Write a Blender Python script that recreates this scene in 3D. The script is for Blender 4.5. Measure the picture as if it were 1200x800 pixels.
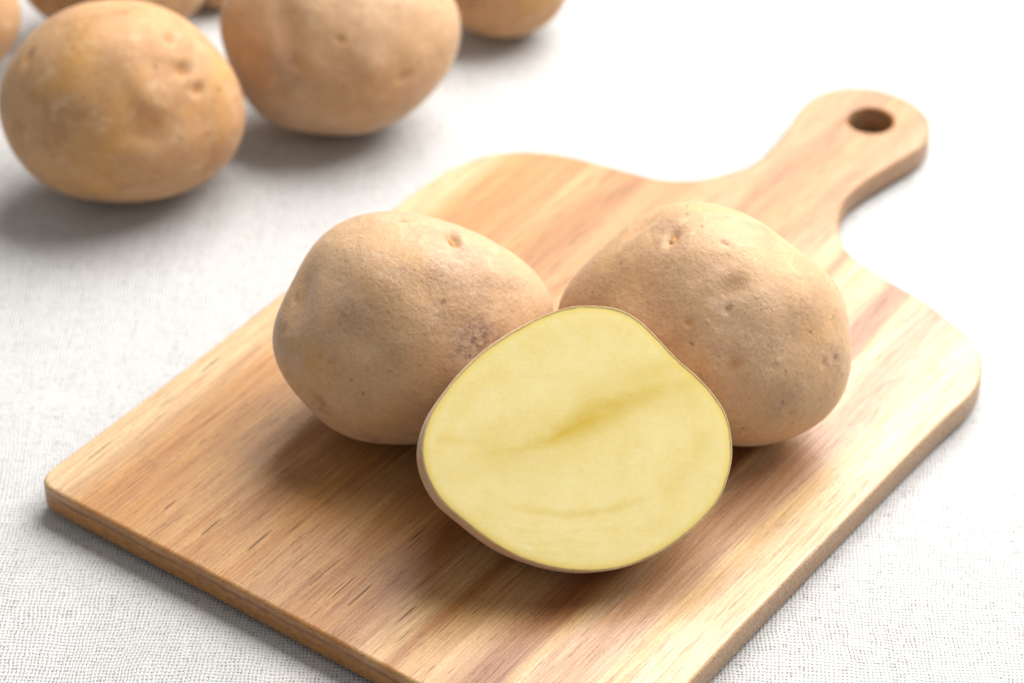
import bpy, bmesh, math, random
import numpy as np
from mathutils import Vector, Matrix, noise as mnoise

random.seed(7)
S = bpy.context.scene
for o in list(bpy.data.objects):
    bpy.data.objects.remove(o)
COL = S.collection

# ------------------------------------------------------------------ camera
T = 0.0075                      # board thickness; cloth at z = 0
PITCH = math.radians(38.488)    # below the horizon
FPX = 3411.56                   # focal length in pixels of a 1200 px wide frame
CAMZ = 0.45 + T
cd = bpy.data.cameras.new('camera')
cam = bpy.data.objects.new('camera', cd)
COL.objects.link(cam)
cam.location = (0, 0, CAMZ)
cam.rotation_euler = (math.pi / 2 - PITCH, 0, 0)
cd.sensor_width = 36
cd.lens = 36 * FPX / 1200
cd.clip_start = 0.01
cd.clip_end = 50
cd.dof.use_dof = True
cd.dof.focus_distance = 0.645
cd.dof.aperture_fstop = 10.5
cd.dof.aperture_blades = 9
S.camera = cam

# ------------------------------------------------------------------ light
W = bpy.data.worlds.new('World')
S.world = W
W.use_nodes = True
bgn = W.node_tree.nodes['Background']
bgn.inputs['Color'].default_value = (1.0, 0.985, 0.97, 1)
bgn.inputs['Strength'].default_value = 0.35

ld = bpy.data.lights.new('window_softbox', 'AREA')
ld.shape = 'RECTANGLE'
ld.size = 0.95
ld.size_y = 0.84
ld.energy = 26.5
ld.color = (1.0, 0.985, 0.965)
lo = bpy.data.objects.new('window_softbox', ld)
COL.objects.link(lo)
lo.location = (0.38, 0.96, 0.72)
lo.rotation_euler = (Vector((0.04, 0.56, 0.0)) - lo.location).to_track_quat('-Z', 'Y').to_euler()

rd = bpy.data.lights.new('added_fill', 'AREA')      # unseen fill lamp added beside the camera to brighten the cut face
rd.shape = 'RECTANGLE'
rd.size = 0.55
rd.size_y = 0.45
rd.energy = 0.5
rd.color = (1.0, 0.98, 0.95)
ro = bpy.data.objects.new('added_fill', rd)
COL.objects.link(ro)
ro.location = (0.52, -0.02, 0.66)
ro.rotation_euler = (Vector((0.03, 0.52, 0.03)) - ro.location).to_track_quat('-Z', 'Y').to_euler()

S.view_settings.view_transform = 'Standard'
S.view_settings.look = 'None'
S.view_settings.exposure = 0.0
S.view_settings.gamma = 1.0
S.cycles.use_denoising = True
S.cycles.denoiser = 'OPENIMAGEDENOISE'
S.cycles.denoising_prefilter = 'ACCURATE'
S.cycles.max_bounces = 8

# ------------------------------------------------------------------ helpers
cP, sP = math.cos(PITCH), math.sin(PITCH)
CAM = np.array([0, 0, CAMZ])
RIGHT = np.array([1.0, 0, 0])
UP = np.array([0, sP, cP])
FWD = np.array([0, cP, -sP])


def ray(px, py):
    """direction with unit depth through a pixel of the 1200 x 800 photograph"""
    return FWD + RIGHT * ((px - 600) / FPX) - UP * ((py - 400) / FPX)


def project(P):
    q = P - CAM
    d = q @ FWD
    return np.stack([600 + FPX * (q @ RIGHT) / d, 400 - FPX * (q @ UP) / d], 1), d


def mesh_object(name, verts, faces, mat, parent=None, smooth=True):
    me = bpy.data.meshes.new(name)
    me.from_pydata([tuple(v) for v in verts], [], faces)
    if smooth:
        me.polygons.foreach_set('use_smooth', [True] * len(me.polygons))
    me.materials.append(mat)
    ob = bpy.data.objects.new(name, me)
    COL.objects.link(ob)
    if parent:
        ob.parent = parent
    return ob


def tag(o, label, cat, group=None):
    o['label'] = label
    o['category'] = cat
    if group:
        o['group'] = group


def attr(ob, name, vals):
    a = ob.data.attributes.new(name, 'FLOAT', 'POINT')
    a.data.foreach_set('value', np.asarray(vals, dtype=np.float32))


# node helpers
class NT:
    def __init__(self, name):
        self.m = bpy.data.materials.new(name)
        self.m.use_nodes = True
        self.t = self.m.node_tree
        self.t.nodes.clear()
        self.out = self.n('ShaderNodeOutputMaterial')
        self.bsdf = self.n('ShaderNodeBsdfPrincipled')
        self.l(self.bsdf.outputs[0], self.out.inputs[0])

    def n(self, typ, **kw):
        x = self.t.nodes.new(typ)
        for k, v in kw.items():
            setattr(x, k, v)
        return x

    def l(self, a, b):
        self.t.links.new(a, b)

    def put(self, sock, v):
        if hasattr(v, 'is_output'):
            self.l(v, sock)
        elif v is not None:
            sock.default_value = v

    def math(self, op, a, b=None, c=None, clamp=False):
        x = self.n('ShaderNodeMath', operation=op)
        x.use_clamp = clamp
        self.put(x.inputs[0], a)
        if b is not None:
            self.put(x.inputs[1], b)
        if c is not None:
            self.put(x.inputs[2], c)
        return x.outputs[0]

    def vmath(self, op, a, b=None):
        x = self.n('ShaderNodeVectorMath', operation=op)
        self.put(x.inputs[0], a)
        if b is not None:
            self.put(x.inputs[1], b)
        return x.outputs[0]

    def comb(self, x, y, z):
        c = self.n('ShaderNodeCombineXYZ')
        for i, v in enumerate((x, y, z)):
            self.put(c.inputs[i], v)
        return c.outputs[0]

    def sep(self, v):
        c = self.n('ShaderNodeSeparateXYZ')
        self.l(v, c.inputs[0])
        return c.outputs

    def noise(self, vec, scale=1.0, detail=2.0, rough=0.5, dist=0.0, color=False):
        x = self.n('ShaderNodeTexNoise')
        self.put(x.inputs['Vector'], vec)
        x.inputs['Scale'].default_value = scale
        x.inputs['Detail'].default_value = detail
        x.inputs['Roughness'].default_value = rough
        x.inputs['Distortion'].default_value = dist
        return x.outputs['Color' if color else 'Fac']

    def ramp(self, fac, stops, interp='LINEAR'):
        x = self.n('ShaderNodeValToRGB')
        x.color_ramp.interpolation = interp
        el = x.color_ramp.elements
        while len(el) > 1:
            el.remove(el[-1])
        for i, (p, c) in enumerate(stops):
            e = el[0] if i == 0 else el.new(p)
            e.position = p
            e.color = c if len(c) == 4 else (*c, 1)
        self.l(fac, x.inputs[0])
        return x.outputs[0]

    def rng(self, v, a, b, c=0.0, d=1.0, smooth=False):
        x = self.n('ShaderNodeMapRange')
        if smooth:
            x.interpolation_type = 'SMOOTHSTEP'
        self.l(v, x.inputs[0])
        for i, q in enumerate((a, b, c, d)):
            self.put(x.inputs[i + 1], q)
        return x.outputs[0]

    def mix(self, fac, a, b, blend='MIX'):
        x = self.n('ShaderNodeMix', data_type='RGBA', blend_type=blend)
        self.put(x.inputs[0], fac)
        self.put(x.inputs[6], a if not isinstance(a, tuple) else (*a[:3], 1))
        self.put(x.inputs[7], b if not isinstance(b, tuple) else (*b[:3], 1))
        return x.outputs[2]

    def bump(self, h, dist, strength=1.0, normal=None):
        x = self.n('ShaderNodeBump')
        x.inputs['Strength'].default_value = strength
        x.inputs['Distance'].default_value = dist
        self.l(h, x.inputs['Height'])
        if normal is not None:
            self.l(normal, x.inputs['Normal'])
        return x.outputs[0]

    def attr(self, name):
        x = self.n('ShaderNodeAttribute', attribute_name=name)
        return x.outputs['Fac']

    def obj(self):
        return self.n('ShaderNodeTexCoord').outputs['Object']

    def set(self, **kw):
        for k, v in kw.items():
            self.put(self.bsdf.inputs[k.replace('_', ' ')], v)


# ------------------------------------------------------------------ materials
def mat_cloth():
    k = NT('white_linen')
    o = k.obj()
    w1 = k.noise(o, 9, 2, color=True)
    w2 = k.noise(o, 170, 3, color=True)
    sh = k.vmath('ADD', k.vmath('MULTIPLY', k.vmath('SUBTRACT', w1, (.5, .5, .5)), (.016, .016, 0)),
                 k.vmath('MULTIPLY', k.vmath('SUBTRACT', w2, (.5, .5, .5)), (.0018, .0018, 0)))
    p = k.vmath('ADD', o, sh)
    X, Y, Z = k.sep(p)
    rot = math.radians(3)
    Xr = k.math('SUBTRACT', k.math('MULTIPLY', X, math.cos(rot)), k.math('MULTIPLY', Y, math.sin(rot)))
    Yr = k.math('ADD', k.math('MULTIPLY', X, math.sin(rot)), k.math('MULTIPLY', Y, math.cos(rot)))
    a = k.math('DIVIDE', Xr, .00093)
    b = k.math('DIVIDE', Yr, .00101)
    sa = k.math('SINE', k.math('MULTIPLY', a, math.pi))
    sb = k.math('SINE', k.math('MULTIPLY', b, math.pi))
    s = k.math('MULTIPLY', sa, sb)
    # each thread has a thickness of its own
    ia, ib = k.math('FLOOR', a), k.math('FLOOR', b)
    wa = k.n('ShaderNodeTexWhiteNoise', noise_dimensions='1D')
    k.l(ia, wa.inputs['W'])
    wb = k.n('ShaderNodeTexWhiteNoise', noise_dimensions='1D')
    k.l(k.math('ADD', ib, 311.7), wb.inputs['W'])
    slub_a = k.noise(k.comb(k.math('MULTIPLY', ia, 7.31), k.math('MULTIPLY', b, .16), 0), 1, 2)
    slub_b = k.noise(k.comb(k.math('MULTIPLY', a, .13), k.math('MULTIPLY', ib, 5.17), 3), 1, 2)
    ta = k.math('ADD', .50, k.math('ADD', k.math('MULTIPLY', wa.outputs[0], .30), k.math('MULTIPLY', slub_a, .70)))
    tb = k.math('ADD', .50, k.math('ADD', k.math('MULTIPLY', wb.outputs[0], .30), k.math('MULTIPLY', slub_b, .70)))
    hW = k.math('MULTIPLY', k.math('MULTIPLY', k.math('POWER', k.math('ABSOLUTE', sa), .6), ta), k.math('MULTIPLY_ADD', s, .27, .73))
    hF = k.math('MULTIPLY', k.math('MULTIPLY', k.math('POWER', k.math('ABSOLUTE', sb), .6), tb), k.math('MULTIPLY_ADD', s, -.27, .73))
    h = k.math('MAXIMUM', hW, hF)
    fib = k.noise(o, 3500, 2)
    h2 = k.math('ADD', h, k.math('MULTIPLY', fib, .25))
    # gap colour: shade between the threads painted in, over the darker fibre below
    gapv = k.noise(o, 620, 4, .7)
    lo_ = k.rng(gapv, .34, .68, .20, .58)
    gap = k.rng(h, lo_, k.math('ADD', lo_, .16), 1, 0, True)
    base = k.mix(k.noise(o, 220, 3), (.575, .57, .56), (.505, .50, .49))
    tint = k.rng(k.noise(o, 75, 3, .6), .60, .74)
    base = k.mix(k.math('MULTIPLY', tint, .35), base, (.74, .66, .60))
    col = k.mix(k.math('MULTIPLY', gap, .80), base, (.20, .18, .165))
    speck = k.rng(k.noise(k.vmath('MULTIPLY', o, (1, .6, 1)), 620, 1), .795, .83)
    col = k.mix(k.math('MULTIPLY', speck, .55), col, (.20, .15, .11))
    wr = k.noise(k.vmath('MULTIPLY', p, (38, 16, 1)), 1, 3, .55, 1.0)
    n1 = k.bump(wr, .0016, .6)
    n2 = k.bump(h2, .00036, .9, n1)
    k.set(Base_Color=col, Roughness=.9, Normal=n2, Specular_IOR_Level=.2, Sheen_Weight=.08)
    return k.m


def mat_wood():
    k = NT('oiled_wood')
    o = k.obj()
    x, y, z = k.sep(o)
    wv = k.noise(k.comb(k.math('MULTIPLY', x, 16), k.math('MULTIPLY', y, 7), k.math('MULTIPLY', z, 16)), 1, 3, .5)
    wv2 = k.noise(k.comb(k.math('MULTIPLY', x, 60), k.math('MULTIPLY', y, 9), k.math('MULTIPLY', z, 60)), 1, 2, .5)
    xs = k.math('ADD', x, k.math('ADD', k.math('MULTIPLY_ADD', wv, .016, -.008), k.math('MULTIPLY_ADD', wv2, .006, -.003)))
    xs = k.math('ADD', xs, k.math('MULTIPLY', z, .35))
    u = k.math('MULTIPLY_ADD', xs, 1 / .16, .5)
    P_ = (.69, .47, .225)
    A = (.51, .258, .078)
    B = (.43, .200, .055)
    C = (.33, .140, .048)
    Pk = (.50, .28, .15)
    Cr = (.70, .52, .31)
    stops = [(0, Cr), (.06, (.70, .52, .31)), (.10, (.55, .30, .105)), (.17, A), (.235, (.54, .30, .11)), (.27, A), (.31, B), (.345, (.56, .32, .125)), (.37, A),
             (.44, (.52, .30, .13)), (.50, B), (.545, A), (.60, B), (.645, (.55, .33, .15)), (.665, P_), (.69, B), (.72, P_), (.765, (.60, .39, .2)),
             (.79, C), (.825, C), (.838, P_), (.855, (.62, .43, .26)), (.87, Pk), (.915, (.53, .34, .21)), (.935, P_), (.965, Cr), (1, Cr)]
    base = k.ramp(u, stops)
    # streaks along the grain
    xy = lambda fx, fy, ox=0.0: k.comb(k.math('MULTIPLY_ADD', x, fx, ox), k.math('MULTIPLY', y, fy), k.math('MULTIPLY', z, fx))
    xsy = lambda fx, fy: k.comb(k.math('MULTIPLY', xs, fx), k.math('MULTIPLY', y, fy), k.math('MULTIPLY', z, fx))
    g1 = k.noise(xsy(230, 5), 1, 4, .65)
    g3 = k.noise(xsy(85, 9), 1, 3, .55)
    g2 = k.noise(xy(1900, 55), 1, 4, .70)
    col = k.mix(k.rng(g1, .48, .56, 0, .45), base, k.mix(1.0, base, (.78, .64, .50), 'MULTIPLY'))
    col = k.mix(k.rng(g1, .42, .34, 0, .30), col, (.66, .45, .23))
    col = k.mix(k.rng(g3, .52, .66, 0, .42), col, k.mix(1.0, col, (.76, .66, .56), 'MULTIPLY'))
    col = k.mix(k.rng(g3, .46, .30, 0, .28), col, (.64, .42, .19))
    col = k.mix(k.rng(g2, .36, .66, 0, .85), col, k.mix(1.0, col, (.60, .49, .40), 'MULTIPLY'))
    iso = k.noise(o, 1300, 3, .7)
    col = k.mix(k.rng(iso, .36, .66, 0, .5), col, k.mix(1.0, col, (.74, .68, .60), 'MULTIPLY'))
    saw = k.noise(k.comb(k.math('MULTIPLY', x, 60), k.math('MULTIPLY', y, 1400), 0), 1, 2, .6)
    col = k.mix(k.rng(saw, .60, .74, 0, .30), col, k.mix(1.0, col, (1.35, 1.35, 1.35), 'MULTIPLY'))
    # pores: short thin dark dashes, and fewer long cracks
    po = k.noise(xy(3000, 125), 1, 1, .5)
    pore = k.rng(po, .66, .74)
    col = k.mix(k.math('MULTIPLY', pore, k.rng(x, .035, .06, .60, .28)), col, (.15, .065, .022))
    ck = k.noise(xy(1100, 45, 40), 1, 1, .5)
    crk = k.math('MULTIPLY', k.rng(ck, .725, .76), k.rng(x, .05, .03))
    col = k.mix(k.math('MULTIPLY', crk, .85), col, (.07, .028, .010))
    # end grain on the short ends drinks more oil than the long faces
    g = k.n('ShaderNodeNewGeometry')
    vt = k.n('ShaderNodeVectorTransform', vector_type='NORMAL', convert_from='WORLD', convert_to='OBJECT')
    k.l(g.outputs['True Normal'], vt.inputs[0])
    nx, ny, nz = k.sep(vt.outputs[0])
    end = k.rng(k.math('ABSOLUTE', ny), .35, .8)
    eg = k.noise(k.comb(k.math('MULTIPLY', x, 420), 0, k.math('MULTIPLY', z, 900)), 1, 4, .75, .6)
    ecol = k.mix(k.rng(eg, .35, .65), (.48, .215, .055), (.26, .100, .024))
    zl = k.math('SUBTRACT', k.math('ADD', z, k.math('MULTIPLY_ADD', k.noise(k.comb(k.math('MULTIPLY', x, 55), 0, 0), 1, 3, .6), .0034, -.0017)), .0052)
    vein = k.math('MULTIPLY', k.rng(k.math('ABSOLUTE', zl), .00020, .0009, 1, 0, True), k.rng(k.noise(k.comb(k.math('MULTIPLY', x, 70), 3, 0), 1, 2), .30, .5))
    ecol = k.mix(k.math('MULTIPLY', vein, .5), ecol, (.10, .035, .012))
    col = k.mix(k.math('MULTIPLY', end, k.rng(z, .0048, .0060, .92, .35)), col, ecol)
    col = k.mix(k.math('MULTIPLY', k.math('MULTIPLY', vein, end), .22), col, (.10, .035, .012))
    side = k.rng(k.math('ABSOLUTE', nx), .6, .95)
    sn = k.noise(o, 1500, 3, .7)
    scol = k.mix(k.rng(sn, .38, .62), (.55, .34, .20), (.26, .135, .07))
    col = k.mix(k.math('MULTIPLY', side, .75), col, scol)
    hgt = k.math('SUBTRACT', k.math('SUBTRACT', k.math('MULTIPLY', k.math('ADD', g2, k.math('MULTIPLY', iso, .6)), .5), k.math('MULTIPLY', pore, .5)), k.math('MULTIPLY', crk, 1.2))
    hgt = k.math('ADD', hgt, k.math('MULTIPLY', k.math('MULTIPLY', side, sn), 4.0))
    hgt = k.math('ADD', hgt, k.math('MULTIPLY', k.math('MULTIPLY', end, eg), 1.0))
    n1 = k.bump(hgt, .00018, .8)
    rg = k.rng(g2, .3, .7, .33, .45)
    k.set(Base_Color=col, Roughness=rg, Normal=n1, Specular_IOR_Level=.55, Coat_Weight=.12, Coat_Roughness=.34)
    return k.m


def mat_skin(name='potato_skin', warm=0.0, smoothness=0.0):
    k = NT(name)
    oi = k.n('ShaderNodeObjectInfo')
    o = k.vmath('ADD', k.obj(), k.vmath('MULTIPLY', k.comb(oi.outputs['Random'], oi.outputs['Random'], oi.outputs['Random']), (5.1, 3.7, 2.3)))
    big = k.noise(o, 32, 3, .55)
    med = k.noise(k.vmath('ADD', o, (3, 1, 2)), 95, 4, .6)
    fine = k.noise(o, 950, 3, .65)
    grain = k.noise(o, 2600, 2, .6)
    t = warm
    c0 = (.52 - .02 * t, .335 - .042 * t, .198 - .052 * t)
    c1 = (.545 - .035 * t, .328 - .048 * t, .162 - .038 * t)
    c2 = (.455 - .07 * t, .28 - .075 * t, .15 - .06 * t)
    col = k.mix(k.rng(big, .38, .62), c0, c1)
    col = k.mix(k.rng(med, .48, .66, 0, .9), col, c2)
    grey = k.rng(k.noise(k.vmath('ADD', o, (7, 7, 1)), 60, 4, .65, .4), .57, .70, 0, .45 - .25 * t)
    col = k.mix(grey, col, (.33, .215, .145))
    org = k.rng(k.noise(k.vmath('ADD', o, (1, 9, 4)), 45, 2, .5), .58, .72, 0, .55)
    col = k.mix(org, col, (.56, .29, .07))
    col = k.mix(k.rng(fine, .35, .68, 0, .35), col, k.mix(1.0, col, (.72, .66, .60), 'MULTIPLY'))
    # lenticels: small corky dots, some dark
    vo = k.n('ShaderNodeTexVoronoi', feature='F1')
    k.l(k.vmath('ADD', o, k.vmath('MULTIPLY', k.noise(o, 300, 2, color=True), (.0022, .0022, .0022))), vo.inputs['Vector'])
    vo.inputs['Scale'].default_value = 330
    dots = k.rng(vo.outputs['Distance'], .10, .26, 1, 0, True)
    rsel = k.sep(vo.outputs['Color'])
    clus = k.rng(k.noise(k.vmath('ADD', o, (2, 8, 5)), 70, 3, .6), .38, .60, .35, 1.0)
    dots = k.math('MULTIPLY', dots, clus)
    dk = k.math('MULTIPLY', dots, k.rng(rsel[0], .78, .93))
    lt = k.math('MULTIPLY', dots, k.rng(rsel[1], .72, .85))
    col = k.mix(k.math('MULTIPLY', dk, .78), col, (.17, .095, .055))
    col = k.mix(k.math('MULTIPLY', lt, .45), col, (.56, .39, .23))
    v2 = k.n('ShaderNodeTexVoronoi', feature='F1')
    k.l(o, v2.inputs['Vector'])
    v2.inputs['Scale'].default_value = 820
    d2 = k.math('MULTIPLY', k.rng(v2.outputs['Distance'], .14, .32, 1, 0, True), k.math('MULTIPLY', clus, k.rng(k.sep(v2.outputs['Color'])[0], .60, .80)))
    col = k.mix(k.math('MULTIPLY', d2, .38), col, (.22, .13, .08))
    scf = k.rng(k.noise(k.vmath('ADD', o, (4, 2, 9)), 210, 4, .7), .54, .68, 0, .5)
    col = k.mix(scf, col, (.58, .41, .25))
    pig = k.attr('eye')
    col = k.mix(k.math('MULTIPLY', pig, .85, clamp=True), col, (.40, .18, .055))
    scab = k.attr('scab')
    sn = k.noise(o, 750, 3, .75)
    sc2 = k.math('MULTIPLY', scab, k.rng(sn, .40, .62), clamp=True)
    col = k.mix(k.math('MULTIPLY', scab, .35), col, (.36, .25, .22))
    col = k.mix(k.math('MULTIPLY', sc2, .85), col, (.13, .08, .062))
    h = k.math('ADD', k.math('MULTIPLY', fine, .60), k.math('MULTIPLY', grain, .36))
    h = k.math('SUBTRACT', h, k.math('MULTIPLY', d2, .25))
    h = k.math('ADD', h, k.math('SUBTRACT', k.math('MULTIPLY', lt, .5), k.math('MULTIPLY', dk, .55)))
    h = k.math('ADD', h, k.math('MULTIPLY', k.math('MULTIPLY', scab, sn), 1.2))
    n0 = k.bump(k.noise(o, 260, 3, .6), .0007, .5 * (1 - .6 * smoothness))
    n1 = k.bump(h, .00040, .58 * (1 - .75 * smoothness), n0)
    k.set(Base_Color=col, Roughness=.58 + .2 * smoothness, Normal=n1, Specular_IOR_Level=.42, Sheen_Weight=.22 - .15 * smoothness, Sheen_Roughness=.34, Sheen_Tint=(1, .95, .88, 1),
          Subsurface_Weight=.06, Subsurface_Radius=(.004, .002, .001), Subsurface_Scale=1.0)
    return k.m


def mat_flesh():
    k = NT('potato_flesh')
    o = k.obj()
    rim = k.attr('rim')        # metres from the cut edge
    st = k.attr('streak')
    ring = k.attr('ring')
    n = k.noise(o, 130, 4, .6)
    n2 = k.noise(o, 700, 3, .6)
    col = k.mix(k.rng(n, .35, .65), (.80, .685, .325), (.77, .635, .255))
    col = k.mix(k.rng(n2, .55, .75, 0, .35), col, (.82, .72, .40))
    col = k.mix(k.math('MULTIPLY', ring, .5), col, (.76, .58, .18))
    col = k.mix(k.math('MULTIPLY', st, 1.0, clamp=True), col, (.62, .44, .06))
    edge = k.rng(k.math('ADD', rim, k.math('MULTIPLY_ADD', n, .0012, -.0006)), .0002, .0022, 1, 0, True)
    col = k.mix(k.math('MULTIPLY', edge, .58), col, (.78, .53, .085))
    kn = k.noise(k.vmath('MULTIPLY', o, (45, 1500, 1)), 1, 3, .6)
    col = k.mix(k.rng(kn, .50, .72, 0, .10), col, (.70, .56, .22))
    sp = k.rng(k.noise(o, 2600, 2, .6), .60, .72, 0, .35)
    col = k.mix(sp, col, (.88, .82, .60))
    n4 = k.bump(k.math('ADD', k.math('MULTIPLY', n2, .5), k.math('ADD', k.math('MULTIPLY', kn, .5), k.math('MULTIPLY', sp, .8))), .00005, .6)
    k.set(Base_Color=col, Roughness=k.rng(n2, .35, .65, .24, .42), Normal=n4, Specular_IOR_Level=.35,
          Subsurface_Weight=.25, Subsurface_Radius=(.006, .004, .0015), Subsurface_Scale=.6)
    return k.m


def mat_flat(name, c, rough=.7, sss=0):
    k = NT(name)
    n = k.noise(k.obj(), 900, 3, .6)
    col = k.mix(k.rng(n, .3, .7), c, tuple(v * .72 for v in c))
    k.set(Base_Color=col, Roughness=rough, Normal=k.bump(n, .0002, .6), Subsurface_Weight=sss, Subsurface_Radius=(.003, .002, .001))
    return k.m


M_CLOTH = mat_cloth()
M_WOOD = mat_wood()
M_SKIN = mat_skin()
M_SKIN_FAR = mat_skin('potato_skin_golden', 1.0, .55)
M_FLESH = mat_flesh()
M_BUD = mat_flat('eye_bud_cork', (.44, .215, .065))
M_FLAKE = mat_flat('dry_skin_flake', (.56, .40, .20))

# ------------------------------------------------------------------ tablecloth
nx, ny = 220, 220
xs = np.linspace(-1.1, 1.3, nx)
ys = np.linspace(-0.35, 2.3, ny)
cv = []
for yy in ys:
    for xx in xs:
        zz = .0011 * mnoise.noise((xx * 9, yy * 9, .3)) + .0006 * mnoise.noise((xx * 22 + 4, yy * 14, 1.3)) - .0012
        cv.append((xx, yy, zz))
cf = [(j * nx + i, j * nx + i + 1, (j + 1) * nx + i + 1, (j + 1) * nx + i) for j in range(ny - 1) for i in range(nx - 1)]
cloth = mesh_object('tablecloth', cv, cf, M_CLOTH)
cloth['kind'] = 'structure'

# ------------------------------------------------------------------ cutting board
TH = -0.63231852
AX = np.array([math.cos(TH), math.sin(TH)])
AL = np.array([-math.sin(TH), math.cos(TH)])
half = [(0, .3484), (.030, .3484), (.058, .3482), (.0735, .3482), (.0778, .3489), (.0799, .3512), (.0804, .355), (.0803, .364),
        (.0798, .40), (.0799, .44), (.0799, .475), (.0798, .492), (.0795, .4995), (.0788, .5062), (.0768, .513), (.0738, .5188), (.0686, .5243),
        (.0622, .5283), (.0545, .5312), (.0465, .5328), (.0395, .5341), (.0320, .5358), (.0260, .5387), (.0212, .5432), (.0176, .5490),
        (.0150, .5550), (.0139, .5612), (.0144, .5690), (.0160, .5780), (.0174, .5850), (.0181, .5910), (.0174, .5965),
        (.0150, .6012), (.0112, .6052), (.0058, .6078), (0, .6087)]


def catmull(pts, n):
    out = []
    for i in range(len(pts) - 1):
        p0 = pts[max(i - 1, 0)]
        p1, p2 = pts[i], pts[i + 1]
        p3 = pts[min(i + 2, len(pts) - 1)]
        for j in range(n):
            t = j / n
            q = []
            for a in range(2):
                q.append(.5 * (2 * p1[a] + (p2[a] - p0[a]) * t + (2 * p0[a] - 5 * p1[a] + 4 * p2[a] - p3[a]) * t * t + (3 * p1[a] - p0[a] - 3 * p2[a] + p3[a]) * t ** 3))
            out.append(tuple(q))
    out.append(tuple(pts[-1]))
    return out


hp = catmull(half, 6)
V0 = .44
right_corner = {(.0799, .475): (.0801, .475), (.0798, .492): (.0804, .492), (.0795, .4995): (.0808, .4995), (.0788, .5062): (.0810, .5062), (.0768, .513): (.0797, .5132),
                (.0738, .5188): (.0762, .5200), (.0686, .5243): (.0700, .5252)}
hr = catmull([right_corner.get(q, q) for q in half], 6)
outline = [(u, v - V0) for u, v in hr] + [(-u, v - V0) for u, v in hp[-2:0:-1]]     # counter-clockwise
OL = np.array(outline)


def normals2d(P):
    t = np.roll(P, -1, 0) - np.roll(P, 1, 0)
    t /= np.linalg.norm(t, axis=1)[:, None]
    return np.stack([t[:, 1], -t[:, 0]], 1)          # outward for ccw


NO = normals2d(OL)
hole_c = np.array([.0007, .5935 - V0])
HN = 56
ha = np.linspace(0, 2 * math.pi, HN, endpoint=False)
HO = np.stack([np.cos(ha), np.sin(ha)], 1)
RH = .0062
bm = bmesh.new()


def ring(P, z):
    return [bm.verts.new((p[0], p[1], z)) for p in P]


def bridge(a, b, flip=False):
    n = len(a)
    for i in range(n):
        f = (a[i], a[(i + 1) % n], b[(i + 1) % n], b[i])
        bm.faces.new(f[::-1] if flip else f).smooth = True


r = .0011
prof = []
for i in range(6):
    a = math.pi / 2 * i / 5
    prof.append((r * (1 - math.cos(a)) * 1.0, T - r * (1 - math.sin(a))))
# prof goes from side (inset 0, z T-r) to top (inset r, z T)
side_rings = [ring(OL - NO * .0008, 0.0), ring(OL, .0008)] + [ring(OL - NO * d, z) for d, z in prof]
for q in range(len(side_rings) - 1):
    bridge(side_rings[q], side_rings[q + 1])
rh = .0009
hprof = [(0, 0.0)] + [(rh * (1 - math.cos(math.pi / 2 * i / 4)), T - rh * (1 - math.sin(math.pi / 2 * i / 4))) for i in range(5)]
hole_rings = [ring(hole_c + HO * (RH + d), z) for d, z in hprof]
for q in range(len(hole_rings) - 1):
    bridge(hole_rings[q], hole_rings[q + 1], True)
for a, b, up in ((side_rings[-1], hole_rings[-1], 1), (side_rings[0], hole_rings[0], -1)):
    es = []
    for rg in (a, b):
        for i in range(len(rg)):
            es.append(bm.edges.get((rg[i], rg[(i + 1) % len(rg)])))
    res = bmesh.ops.triangle_fill(bm, use_beauty=True, use_dissolve=False, edges=es, normal=(0, 0, up))
    for g in res['geom']:
        if isinstance(g, bmesh.types.BMFace):
            g.smooth = False
            g.normal_update()
            if g.normal.z * up < 0:
                g.normal_flip()
me = bpy.data.meshes.new('cutting_board')
bm.to_mesh(me)
bm.free()
me.materials.append(M_WOOD)
board = bpy.data.objects.new('cutting_board', me)
COL.objects.link(board)
bc = AX * -.3135 + AL * V0
board.location = (bc[0], bc[1], 0.0)
board.rotation_euler = (0, 0, TH)
tag(board, 'wooden cutting board with rounded handle and hanging hole, lying on the white cloth', 'cutting board')

# ------------------------------------------------------------------ potatoes
_ico = {}


def ico(sub):
    if sub not in _ico:
        b = bmesh.new()
        bmesh.ops.create_icosphere(b, subdivisions=sub, radius=1.0)
        b.verts.ensure_lookup_table()
        vs = np.array([v.co[:] for v in b.verts])
        vs /= np.linalg.norm(vs, axis=1)[:, None]
        fs = [[v.index for v in f.verts] for f in b.faces]
        b.free()
        _ico[sub] = (vs, fs)
    return _ico[sub]


def frame_at(px, py):
    d = ray(px, py)
    D = d / np.linalg.norm(d)
    R = RIGHT - D * (RIGHT @ D)
    R /= np.linalg.norm(R)
    U = np.cross(R, D)
    return d, D, R, U


def fourier_fit(ang, rad, K, lam=2e-4):
    def basis(a):
        return np.stack([np.ones_like(a)] + [f(kk * a) for kk in range(1, K + 1) for f in (np.cos, np.sin)], 1)
    # resample by angle so that hidden and visible stretches weigh alike
    o = np.argsort(ang)
    a, rr = ang[o], rad[o]
    aa = np.linspace(-math.pi, math.pi, 361)[:-1]
    ri = np.interp(aa, np.r_[a[-1] - 2 * math.pi, a, a[0] + 2 * math.pi], np.r_[rr[-1], rr, rr[0]])
    Bm = basis(aa)
    reg = np.diag([0] + [lam * kk ** 4 for kk in range(1, K + 1) for _ in (0, 1)])
    return np.linalg.solve(Bm.T @ Bm + len(aa) * reg * .01, Bm.T @ ri)


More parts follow.
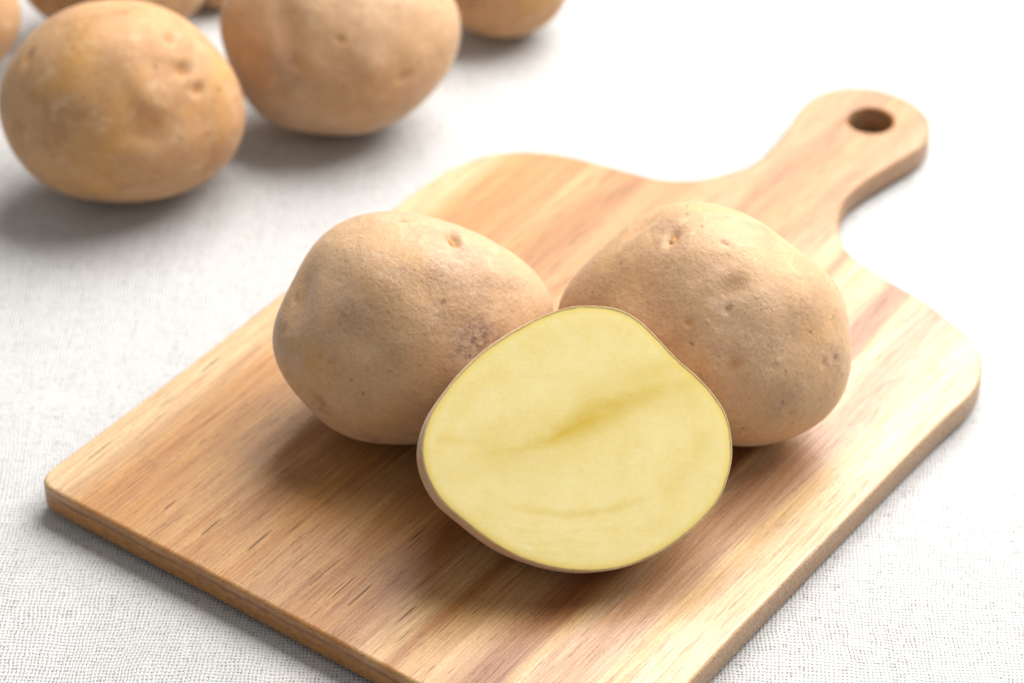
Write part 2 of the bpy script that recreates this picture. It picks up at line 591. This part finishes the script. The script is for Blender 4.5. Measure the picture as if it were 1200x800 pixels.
def blob(outline_px, dep_f, dep_b, K=9, sub=7, lump=.006, seed=0.0, floor_z=T, sink=.0004):
    """a potato whose outline seen from the camera is the traced one, with a real depth, resting on floor_z"""
    P = np.array(outline_px, float)
    c = (P.max(0) + P.min(0)) / 2
    d, D, R, U = frame_at(*c)
    rays = np.array([ray(*p) for p in P])
    dd = np.linalg.norm(d)
    pl = rays * (dd / (rays @ D))[:, None] - d          # on the plane through the centre at distance |d|
    X, Y = pl @ R, pl @ U
    ang, rad = np.arctan2(Y, X), np.hypot(X, Y)
    co = fourier_fit(ang, rad, K)
    S3, F = ico(sub)
    # sphere frame: x right, y up, z towards the camera
    sx, sy, sz = S3[:, 0], S3[:, 1], S3[:, 2]
    s = np.hypot(sx, sy)
    ph = np.arctan2(sy, sx)
    rho = np.full(len(s), co[0])
    for kk in range(1, K + 1):
        rho += (co[2 * kk - 1] * np.cos(kk * ph) + co[2 * kk] * np.sin(kk * ph)) * s ** kk
    mean = co[0]
    zz = np.where(sz > 0, sz * dep_f, sz * dep_b) * mean
    lum = np.array([mnoise.noise((x * 1.3 + seed, y * 1.3 + seed * .7, z * 1.3)) + .5 * mnoise.noise((x * 2.9 + seed, y * 2.9, z * 2.9 + seed)) for x, y, z in S3])
    zz *= 1 + lum * lump * 5 * 2
    lat = 1 + lum * lump * 4 * (1 - s ** 6)
    V = np.outer(s * rho * lat * np.cos(ph), R) + np.outer(s * rho * lat * np.sin(ph), U) - np.outer(zz, D) + d
    t = (floor_z - sink - CAMZ) / V[:, 2].min()
    V = V * t + CAM
    low = V[:, 2] < floor_z + .0003
    V[low, 2] = floor_z + .0002 + (V[low, 2] - floor_z) * .05
    return V, F, t, (D, R, U), CAM + d * t


def vnormals(V, F):
    F = np.array(F)
    n = np.cross(V[F[:, 1]] - V[F[:, 0]], V[F[:, 2]] - V[F[:, 0]])
    N = np.zeros_like(V)
    for i in range(3):
        np.add.at(N, F[:, i], n)
    return N / np.linalg.norm(N, axis=1)[:, None]


def pick(V, N, px, py):
    uv, dep = project(V)
    fr = ((V - CAM) * N).sum(1) < 0
    q = np.hypot(uv[:, 0] - px, uv[:, 1] - py) + np.where(fr, 0, 1e4)
    return int(np.argmin(q))


def sculpt(V, F, eyes, fr):
    """eyes: (px, py, half-length mm, half-width mm, turn deg, depth mm, pigment, brow)"""
    D, R, U = fr
    V = V.copy()
    pig = np.zeros(len(V))
    spots = []
    for (px, py, a, b, turn, dep, pg, brow) in eyes:
        N = vnormals(V, F)
        i = pick(V, N, px, py)
        n = N[i]
        tr = R - n * (R @ n)
        tr /= np.linalg.norm(tr)
        tu = np.cross(n, tr)
        c, s = math.cos(math.radians(turn)), math.sin(math.radians(turn))
        e1, e2 = tr * c + tu * s, tu * c - tr * s
        q = V - V[i]
        m = (np.abs(q @ n) < .012) & (N @ n > .1)
        x, y = (q @ e1) * 1000, (q @ e2) * 1000
        g = np.exp(-((x / a) ** 2 + (y / b) ** 2)) * m
        V -= np.outer(g * dep / 1000, n)
        if brow:
            gb = np.exp(-((x / (a * 1.25)) ** 2 + ((y - b * 1.55) / (b * .8)) ** 2)) * m
            V += np.outer(gb * brow / 1000, n)
        if pg:
            core = np.exp(-((x / (a * .8)) ** 2 + (y / (b * .75)) ** 2) ** 1.5) * m
            pig = np.maximum(pig, core * pg)
        spots.append((V[i].copy(), n, e1, e2))
    return V, pig, spots


def scab_mask(V, F, spots):
    out = np.zeros(len(V))
    N = vnormals(V, F)
    for (px, py, rad, w) in spots:
        i = pick(V, N, px, py)
        q = np.linalg.norm(V - V[i], axis=1) * 1000
        out = np.maximum(out, w * np.exp(-(q / rad) ** 2))
    return out


def ellipse_px(cx, cy, a, b, rot=0, wob=.0, seed=0, n=48, sq=2.0):
    out = []
    rr = math.radians(rot)
    for i in range(n):
        t = 2 * math.pi * i / n
        k = 1 + wob * mnoise.noise((math.cos(t) * 1.2 + seed, math.sin(t) * 1.2, seed))
        ct, st_ = math.cos(t), math.sin(t)
        x = a * k * math.copysign(abs(ct) ** (2 / sq), ct)
        y = b * k * math.copysign(abs(st_) ** (2 / sq), st_)
        out.append((cx + x * math.cos(rr) - y * math.sin(rr), cy + x * math.sin(rr) + y * math.cos(rr)))
    return out


def bud(parent, spot, a, b, h, mat, lift=0.0, base=None):
    """a little corky sprout bud seated in an eye"""
    p, n, e1, e2 = spot
    S3, F = ico(3)
    V = []
    for x, y, z in S3:
        k = 1 + .22 * mnoise.noise((x * 2.2 + p[0] * 90, y * 2.2, z * 2.2))
        taper = 1 - .35 * x
        V.append(p + n * lift + (e1 * x * a * k + e2 * y * b * k * taper + n * z * h * k * taper))
    V = np.array(V) - base
    return mesh_object('eye_bud', V, F, mat, parent)


def potato(outline_px, dep_f, dep_b, label, group, mat, floor_z=T, eyes=(), scabs=(), buds=(), **kw):
    V, F, t, fr, c = blob(outline_px, dep_f, dep_b, floor_z=floor_z, **kw)
    pig = np.zeros(len(V))
    if eyes:
        V, pig, spots = sculpt(V, F, eyes, fr)
    sc = scab_mask(V, F, scabs) if scabs else np.zeros(len(V))
    V[:, 2] = np.maximum(V[:, 2], floor_z + .0001)
    base = np.array([c[0], c[1], floor_z])
    if buds:
        root = bpy.data.objects.new('potato', None)
        root.empty_display_size = .02
        COL.objects.link(root)
        root.location = base
        sk = mesh_object('skin', V - base, F, mat, root)
        for (idx, a, b, h, lift) in buds:
            bud(root, spots[idx], a, b, h, M_BUD, lift, base)
        ob = root
    else:
        sk = mesh_object('potato', V - base, F, mat)
        sk.location = base
        ob = sk
    attr(sk, 'eye', pig)
    attr(sk, 'scab', sc)
    tag(ob, label, 'potato', group)
    return V, ob


P1 = [(319, 405), (321, 380), (333, 350), (346, 324), (361, 296), (380, 274), (404, 258), (430, 250), (460, 248), (492, 251), (520, 259), (548, 269),
      (580, 284), (608, 302), (630, 322), (644, 342), (649, 362), (648, 385), (640, 415), (622, 448), (592, 482), (555, 505), (520, 516), (484, 520), (460, 520),
      (432, 518), (404, 510), (380, 495), (360, 477), (341, 453), (326, 430)]
P2 = [(653, 361), (661, 342), (677, 319), (700, 295), (726, 273), (754, 252), (780, 240), (807, 236), (836, 239), (862, 246), (888, 259), (919, 281), (952, 305),
      (978, 330), (991, 355), (996, 383), (997, 425), (995, 446), (986, 467), (968, 488), (944, 506), (915, 517), (890, 522), (862, 522), (830, 516), (795, 503),
      (755, 483), (710, 455), (675, 423), (656, 392)]
GB = 'whole potatoes on the cutting board'
GF = 'whole potatoes heaped on the cloth'
V1, o1 = potato(P1, .82, .95, 'whole tan potato on the board left of the cut half, with a grey scab patch', GB, M_SKIN, seed=1.3,
                eyes=[(531, 279, 3.4, 1.6, -72, 1.7, .9, .35), (348, 348, 8.5, 4.0, 66, 2.2, .12, .2), (332, 387, 1.3, .6, 62, .5, .6, 0), (346, 350, 1.3, .6, 62, .4, .6, 0),
                      (374, 472, 5.0, 2.0, -38, .9, .35, 0), (376, 467, .9, .7, 0, .4, 1, 0), (471, 259, 1.6, .6, -10, .3, .8, 0), (387, 424, .8, .6, 0, .3, .7, 0), (375, 416, .8, .6, 0, .25, .5, 0),
                      (536, 300, 1.5, 1.2, 0, .35, .3, 0)],
                scabs=[(558, 395, 5.5, 1.0), (547, 406, 4, .8), (520, 372, 5, .45), (412, 360, 4.5, .40), (530, 318, 8, .35), (545, 300, 4, .45), (378, 478, 3, .5), (470, 320, 6, .25), (600, 330, 5, .35)],
                buds=[(0, .0020, .0009, .0006, -.0001)])
V2, o2 = potato(P2, .80, .88, 'whole tan potato on the board right of the cut half, nearest the handle', GB, M_SKIN, seed=6.1,
                eyes=[(788, 279, 2.4, 1.4, 62, 1.15, .9, .1), (752, 261, 7.0, 2.6, 32, 1.5, .3, .2), (859, 341, 4.2, 2.6, 40, .9, .25, .3), (853, 362, 1.2, .9, 60, .5, .9, 0),
                      (860, 428, 1.8, 2.4, -15, .35, .75, 0), (893, 267, 1.6, .9, -10, -.3, .55, 0), (848, 284, 1.2, .7, -30, .4, .6, 0), (979, 420, 1.2, .9, 70, .4, .8, 0), (966, 425, .9, .7, 70, .3, .6, 0),
                      (906, 428, 1.0, .7, 0, .25, .5, 0), (926, 483, 1.2, .7, -20, .3, .6, 0), (806, 379, .9, .9, 0, .3, .6, 0), (850, 254, 1.8, .6, 0, .3, .4, 0)],
                scabs=[(979, 420, 3, .6), (853, 358, 2.5, .5), (925, 350, 7, .25), (790, 320, 7, .25), (900, 395, 6, .2), (920, 470, 5, .25)],
                buds=[(0, .0017, .0010, .0006, -.0001)])

# potatoes in the heap behind
VA, oA = potato([(-2, 112), (4, 88), (18, 62), (38, 38), (64, 18), (95, 5), (130, 0), (165, 2), (200, 13), (232, 35), (258, 62), (277, 92), (287, 122), (286, 150), (277, 176), (258, 200),
                 (232, 218), (200, 230), (165, 236), (125, 236), (88, 231), (55, 218), (28, 196), (10, 170), (0, 140)],
                .86, .86, 'golden brown potato at the front of the heap, with a cluster of eyes', GF, M_SKIN_FAR, floor_z=0, seed=3.7,
                eyes=[(217, 88, 9, 6.5, -55, .5, 0, .0), (198, 46, 2.0, 1.6, 40, .9, .8, 0), (214, 84, 2.4, 2.0, 20, 1.0, .9, .3), (231, 105, 2.2, 1.7, 30, 1.0, 1, .3), (174, 142, 5, 2.6, -20, .45, .6, .0), (170, 160, 5, 3, -10, .9, .2, .0),
                      (150, 120, 3, 6, 10, .6, 0, 0), (33, 68, 2.6, 1.6, 50, .9, .7, .2)],
                buds=[(2, .0014, .0010, .0005, -.0003), (3, .0014, .0010, .0005, -.0003)])
VB, oB = potato([(257, 20), (261, 50), (269, 80), (284, 110), (302, 133), (328, 148), (360, 155), (395, 158), (425, 157), (452, 149), (478, 135), (505, 110), (527, 82), (538, 50), (539, 20), (528, -8), (505, -32), (470, -50),
                 (425, -60), (375, -60), (325, -50), (285, -28), (262, 0)],
                .80, .80, 'large pale potato of the heap, just right of the golden brown one', GF, M_SKIN, floor_z=0, seed=9.2,
                eyes=[(338, 40, 4, 10, 12, 1.3, .2, .0), (342, 72, 2.0, 2.0, 0, .5, .5, 0), (398, 48, 1.2, 1.0, 0, .5, .7, 0), (472, 92, 2.2, 1.2, 20, .5, .5, 0), (424, 150, 3.5, 1.6, 25, -1.2, .2, 0)],
                scabs=[(335, 85, 6, .5), (395, 105, 7, .3)])
VC, oC = potato(ellipse_px(133, -28, 110, 74, 4, .05, 2), .85, .85, 'potato directly behind the golden brown one, mostly above the picture edge', GF, M_SKIN_FAR, floor_z=0, seed=12.5, sub=6)
VD, oD = potato(ellipse_px(-82, 20, 106, 84, 0, .05, 5), .85, .85, 'potato cut off by the left picture edge beside the golden brown one', GF, M_SKIN_FAR, floor_z=0, seed=15.1, sub=6)
VE, oE = potato(ellipse_px(588, -42, 84, 88, -25, .04, 8), .85, .85, 'rightmost potato of the heap, behind the large pale one', GF, M_SKIN_FAR, floor_z=0, seed=18.8, sub=6)
VF, oF = potato(ellipse_px(256, -40, 44, 50, 0, .04, 3), .8, .8, 'shaded potato deep in the heap, glimpsed in a dark gap between two others', GF, M_SKIN_FAR, floor_z=0, seed=21.0, sub=6)

# ------------------------------------------------------------------ the cut half
H = [(689, 358), (719, 361), (741, 370), (759, 384), (776, 402), (794, 421), (816, 440), (833, 458), (849, 482), (856, 506), (858, 533), (853, 559), (842, 585), (820, 611), (794, 633),
     (768, 649), (737, 662), (706, 668), (671, 668), (636, 662), (601, 649), (571, 631), (540, 607), (518, 587), (503, 563), (495, 537), (496, 511), (505, 484), (522, 458), (544, 432), (571, 408),
     (601, 388), (632, 372), (662, 361)]


def resample(P, n):
    P = np.array(P, float)
    m = len(P)
    out = []
    for i in range(m):
        p0, p1, p2, p3 = P[i - 1], P[i], P[(i + 1) % m], P[(i + 2) % m]
        for j in range(12):
            t = j / 12
            out.append(.5 * (2 * p1 + (p2 - p0) * t + (2 * p0 - 5 * p1 + 4 * p2 - p3) * t * t + (3 * p1 - p0 - 3 * p2 + p3) * t ** 3))
    out = np.array(out)
    L = np.r_[0, np.cumsum(np.linalg.norm(np.roll(out, -1, 0) - out, axis=1))]
    o2 = np.vstack([out, out[:1]])
    q = np.linspace(0, L[-1], n, endpoint=False)
    return np.stack([np.interp(q, L, o2[:, 0]), np.interp(q, L, o2[:, 1])], 1)


NA = 288
HP = resample(H, NA)
hc = (HP.max(0) + HP.min(0)) / 2
d, D, R, U = frame_at(*hc)
ALPHA = math.radians(11)
tilt = (R * .80 + U * .55)
tilt /= np.linalg.norm(tilt)
HN_ = -D * math.cos(ALPHA) + tilt * math.sin(ALPHA)
E1 = R - HN_ * (R @ HN_)
E1 /= np.linalg.norm(E1)
E2 = np.cross(HN_, E1)
rays = np.array([ray(*p) for p in HP])
face = rays * ((d @ HN_) / (rays @ HN_))[:, None]       # unit-distance points on the cut plane
f2 = np.stack([(face - d) @ E1, (face - d) @ E2], 1)      # outline in the plane
DEP = .0425                                               # dome depth at unit distance
NR = 60


def dome(th_list):
    rows = []
    for th in th_list:
        g = math.cos(th) ** .78 + .045 * math.sin(2 * th) if th < math.pi / 2 - 1e-6 else 0
        h_ = math.sin(th) ** 1.1 * DEP
        sh = np.array([-.010, -.004]) * math.sin(th) ** 2
        rows.append((f2 * g + sh, h_))
    return rows


rows = dome([math.pi / 2 * i / NR for i in range(NR + 1)])
pts = []
for P, h_ in rows:
    pts.append(d + np.outer(P[:, 0], E1) + np.outer(P[:, 1], E2) - HN_ * h_)
pts = np.array(pts)
tH = (T - .0004 - CAMZ) / pts[..., 2].min()
HC = CAM + d * tH
base_h = np.array([HC[0], HC[1], T])
root = bpy.data.objects.new('potato_half', None)
root.empty_display_size = .02
COL.objects.link(root)
# local frame of the parts: x, y in the cut plane, z out of it
ML = Matrix((tuple(E1), tuple(E2), tuple(HN_))).transposed().to_4x4()
ML.translation = Vector(HC)
root.matrix_world = ML
f2m = f2 * tH
sv, sf = [], []
for i, (P, h_) in enumerate(rows):
    for j in range(NA):
        x, y = P[j] * tH
        z = -h_ * tH
        k = .0007 * mnoise.noise((x * 70, y * 70, z * 70 + 5)) * min(1, i / 6)
        sv.append([x * (1 + k * 20), y * (1 + k * 20), z + k])
# thin cut edge of the skin, turning in over the flesh
inn = []
cen = f2m.mean(0)
nrm2 = normals2d(f2m)
if (nrm2 * (f2m - cen)).sum() < 0:
    nrm2 = -nrm2
for j in range(NA):
    ww = .00022 + .0006 * max(0, mnoise.noise((f2m[j][0] * 130, f2m[j][1] * 130, 8.3)) + .12) ** 1.5 * (1 if nrm2[j][1] < -.15 else .25)
    p = f2m[j] - nrm2[j] * ww
    inn.append([p[0], p[1], .00008 + .0001 * mnoise.noise((p[0] * 300, p[1] * 300, 2))])
rim_copy = [list(v) for v in sv[:NA]]
sv += inn + rim_copy
for i in range(NR):
    for j in range(NA):
        a, b = i * NA + j, i * NA + (j + 1) % NA
        sf.append((a, a + NA, b + NA, b))
o0 = (NR + 1) * NA
for j in range(NA):
    o1 = o0 + NA
    sf.append((o1 + j, o1 + (j + 1) % NA, o0 + (j + 1) % NA, o0 + j))
sv = np.array(sv)
# keep it on the board
wz = (sv @ np.stack([E1, E2, HN_]))[:, 2] + HC[2]
skin_h = mesh_object('skin', sv, sf, M_SKIN, root)
skin_h.data.materials.append(M_FLAKE)
for pl in list(skin_h.data.polygons)[-NA:]:
    pl.material_index = 1
attr(skin_h, 'eye', np.zeros(len(sv)))
attr(skin_h, 'scab', np.zeros(len(sv)))
# fix winding
bmx = bmesh.new()
bmx.from_mesh(skin_h.data)
bmesh.ops.recalc_face_normals(bmx, faces=[f for f in bmx.faces if f.material_index == 0])
for f in bmx.faces:
    if f.material_index == 1 and f.normal.z < 0:
        f.normal_flip()
bmx.to_mesh(skin_h.data)
bmx.free()

# flesh: a dense disc with relief, turned down at its rim
NF = 90
fv, ff, rim, streak, ringa, relief = [], [], [], [], [], []
inset = f2m - nrm2 * .00014


def face_px(px, py):
    rr_ = ray(px, py)
    q = rr_ * ((d @ HN_) / (rr_ @ HN_)) * tH - d * tH
    return np.array([q @ E1, q @ E2])


def dist_poly(p, poly):
    best, par = 9, 0
    n = len(poly) - 1
    for i in range(n):
        a, b = poly[i], poly[i + 1]
        ab = b - a
        t = max(0, min(1, ((p - a) @ ab) / (ab @ ab)))
        dd = np.linalg.norm(p - a - ab * t)
        if dd < best:
            best, par = dd, (i + t) / n
    return best, par


LA = [face_px(*q) for q in ((575, 532), (610, 526), (645, 516), (675, 500), (700, 485), (735, 470), (775, 457), (815, 447))]
LB = [face_px(*q) for q in ((585, 590), (620, 598), (660, 603), (700, 600), (735, 592), (760, 580))]
LC = [face_px(*q) for q in ((515, 515), (560, 517), (600, 522))]
LD = [face_px(*q) for q in ((690, 470), (720, 455), (750, 440), (790, 432))]
LE = [face_px(*q) for q in ((785, 575), (800, 560), (815, 540), (822, 515))]
WV = [[face_px(x, y) for x, y in ln] for ln in (((560, 622), (590, 628), (625, 634), (660, 630), (690, 634), (730, 630), (765, 634)), ((575, 612), (615, 618), (650, 622), (700, 616), (745, 618), (775, 608)),
                                                 ((600, 640), (640, 646), (680, 648), (720, 645)))]
fcen = inset.mean(0)
for i in range(NF + 1):
    k = (i / NF) ** .8
    for j in range(NA):
        p = fcen + (inset[j] - fcen) * k
        fv.append([p[0], p[1], 0])
fv = np.array(fv)
edge_d = np.array([np.min(np.hypot(inset[:, 0] - p[0], inset[:, 1] - p[1])) for p in fv[::1, :2]]) if False else None
# distance to the rim, in chunks
rim = np.empty(len(fv))
for a in range(0, len(fv), 2000):
    q = fv[a:a + 2000, None, :2] - inset[None]
    rim[a:a + 2000] = np.sqrt((q ** 2).sum(2)).min(1)


def seg_dist(P, poly):
    best = np.full(len(P), 9.0)
    par = np.zeros(len(P))
    n = len(poly) - 1
    for i in range(n):
        a, b = poly[i], poly[i + 1]
        ab = b - a
        t = np.clip(((P - a) @ ab) / (ab @ ab), 0, 1)
        dd = np.linalg.norm(P - a - np.outer(t, ab), axis=1)
        m = dd < best
        best[m] = dd[m]
        par[m] = (i + t[m]) / n
    return best, par


P2d = fv[:, :2]
nz1 = np.array([mnoise.noise((p[0] * 260, p[1] * 420, 1.1)) for p in P2d])
nz2 = np.array([mnoise.noise((p[0] * 90, p[1] * 140, 4.1)) for p in P2d])
nz3 = np.array([mnoise.noise((p[0] * 700, p[1] * 900, 2.2)) for p in P2d])
dA, tA = seg_dist(P2d, LA)
wA = .0011 + .0022 * np.exp(-((tA - .55) / .28) ** 2) + .0012 * tA
sA = np.exp(-((dA + nz1 * .0009 + nz3 * .0004) / (wA * 1.05)) ** 2) * (.45 + .55 * np.exp(-((tA - .50) / .30) ** 2)) * (.95 + .25 * nz1)
dA2 = np.exp(-(dA / .006) ** 2) * .32
dB, tB = seg_dist(P2d, LB)
sB = np.exp(-((dB + nz1 * .0007) / .0009) ** 2) * np.sin(np.pi * np.clip(tB, 0, 1)) ** .6 * .40
dC, _ = seg_dist(P2d, LC)
sC = np.exp(-((dC + nz1 * .0006) / .0010) ** 2) * .30
dD, tD = seg_dist(P2d, LD)
sD = np.exp(-((dD + nz2 * .001) / .0035) ** 2) * .38
dE, _ = seg_dist(P2d, LE)
sE = np.exp(-((dE + nz1 * .001) / .0025) ** 2) * .25
sA = np.maximum(sA, np.exp(-((dA + nz3 * .0003 + nz1 * .0005) / .0011) ** 2) * np.exp(-((tA - .42) / .24) ** 2) * 1.1)
streak = np.clip(np.maximum.reduce([sA, dA2, sB, sC, sD, sE]), 0, 1)
ringa = np.exp(-((rim - .0050 + nz2 * .0022) / .0018) ** 2) * np.clip(.25 + nz2 * .6, 0, 1)
rel = .00003 * nz2 + .00001 * nz1
for ln in WV:
    dW, tW = seg_dist(P2d, ln)
    rel += .00003 * np.exp(-((dW + nz1 * .0014 + nz3 * .0007) / .0007) ** 2) * (.5 + .9 * nz3)
rel += .00012 * (1 - np.exp(-rim / .0010)) - .00006
fv[:, 2] = rel
skirt = inset - nrm2 * .0002
fv = np.vstack([fv, np.c_[skirt, np.full(NA, -.0015)]])
pad = lambda a, v=0: np.r_[a, np.full(NA, v)]
for i in range(NF + 1):
    for j in range(NA):
        a, b = i * NA + j, i * NA + (j + 1) % NA
        ff.append((a, a + NA, b + NA, b))
flesh = mesh_object('flesh', fv, ff, M_FLESH, root)
bmx = bmesh.new()
bmx.from_mesh(flesh.data)
bmesh.ops.remove_doubles(bmx, verts=bmx.verts[:NA], dist=1e-6)
bmesh.ops.recalc_face_normals(bmx, faces=bmx.faces)
bmx.to_mesh(flesh.data)
bmx.free()
nv = len(flesh.data.vertices)
co = np.empty(nv * 3)
flesh.data.vertices.foreach_get('co', co)
co = co.reshape(-1, 3)
if flesh.data.polygons[NA * 20].normal.z < 0:
    flesh.data.flip_normals()
# remove_doubles drops a prefix of coincident centre verts: map attributes by order from the end
drop = len(fv) - nv
for nm, arr in (('rim', pad(rim)), ('streak', pad(streak)), ('ring', pad(ringa))):
    vals = np.r_[arr[:1], arr[drop + 1:]]
    attr(flesh, nm, vals)

tag(root, 'cut potato half showing yellow flesh, leaning between two whole potatoes on the board', 'potato half')
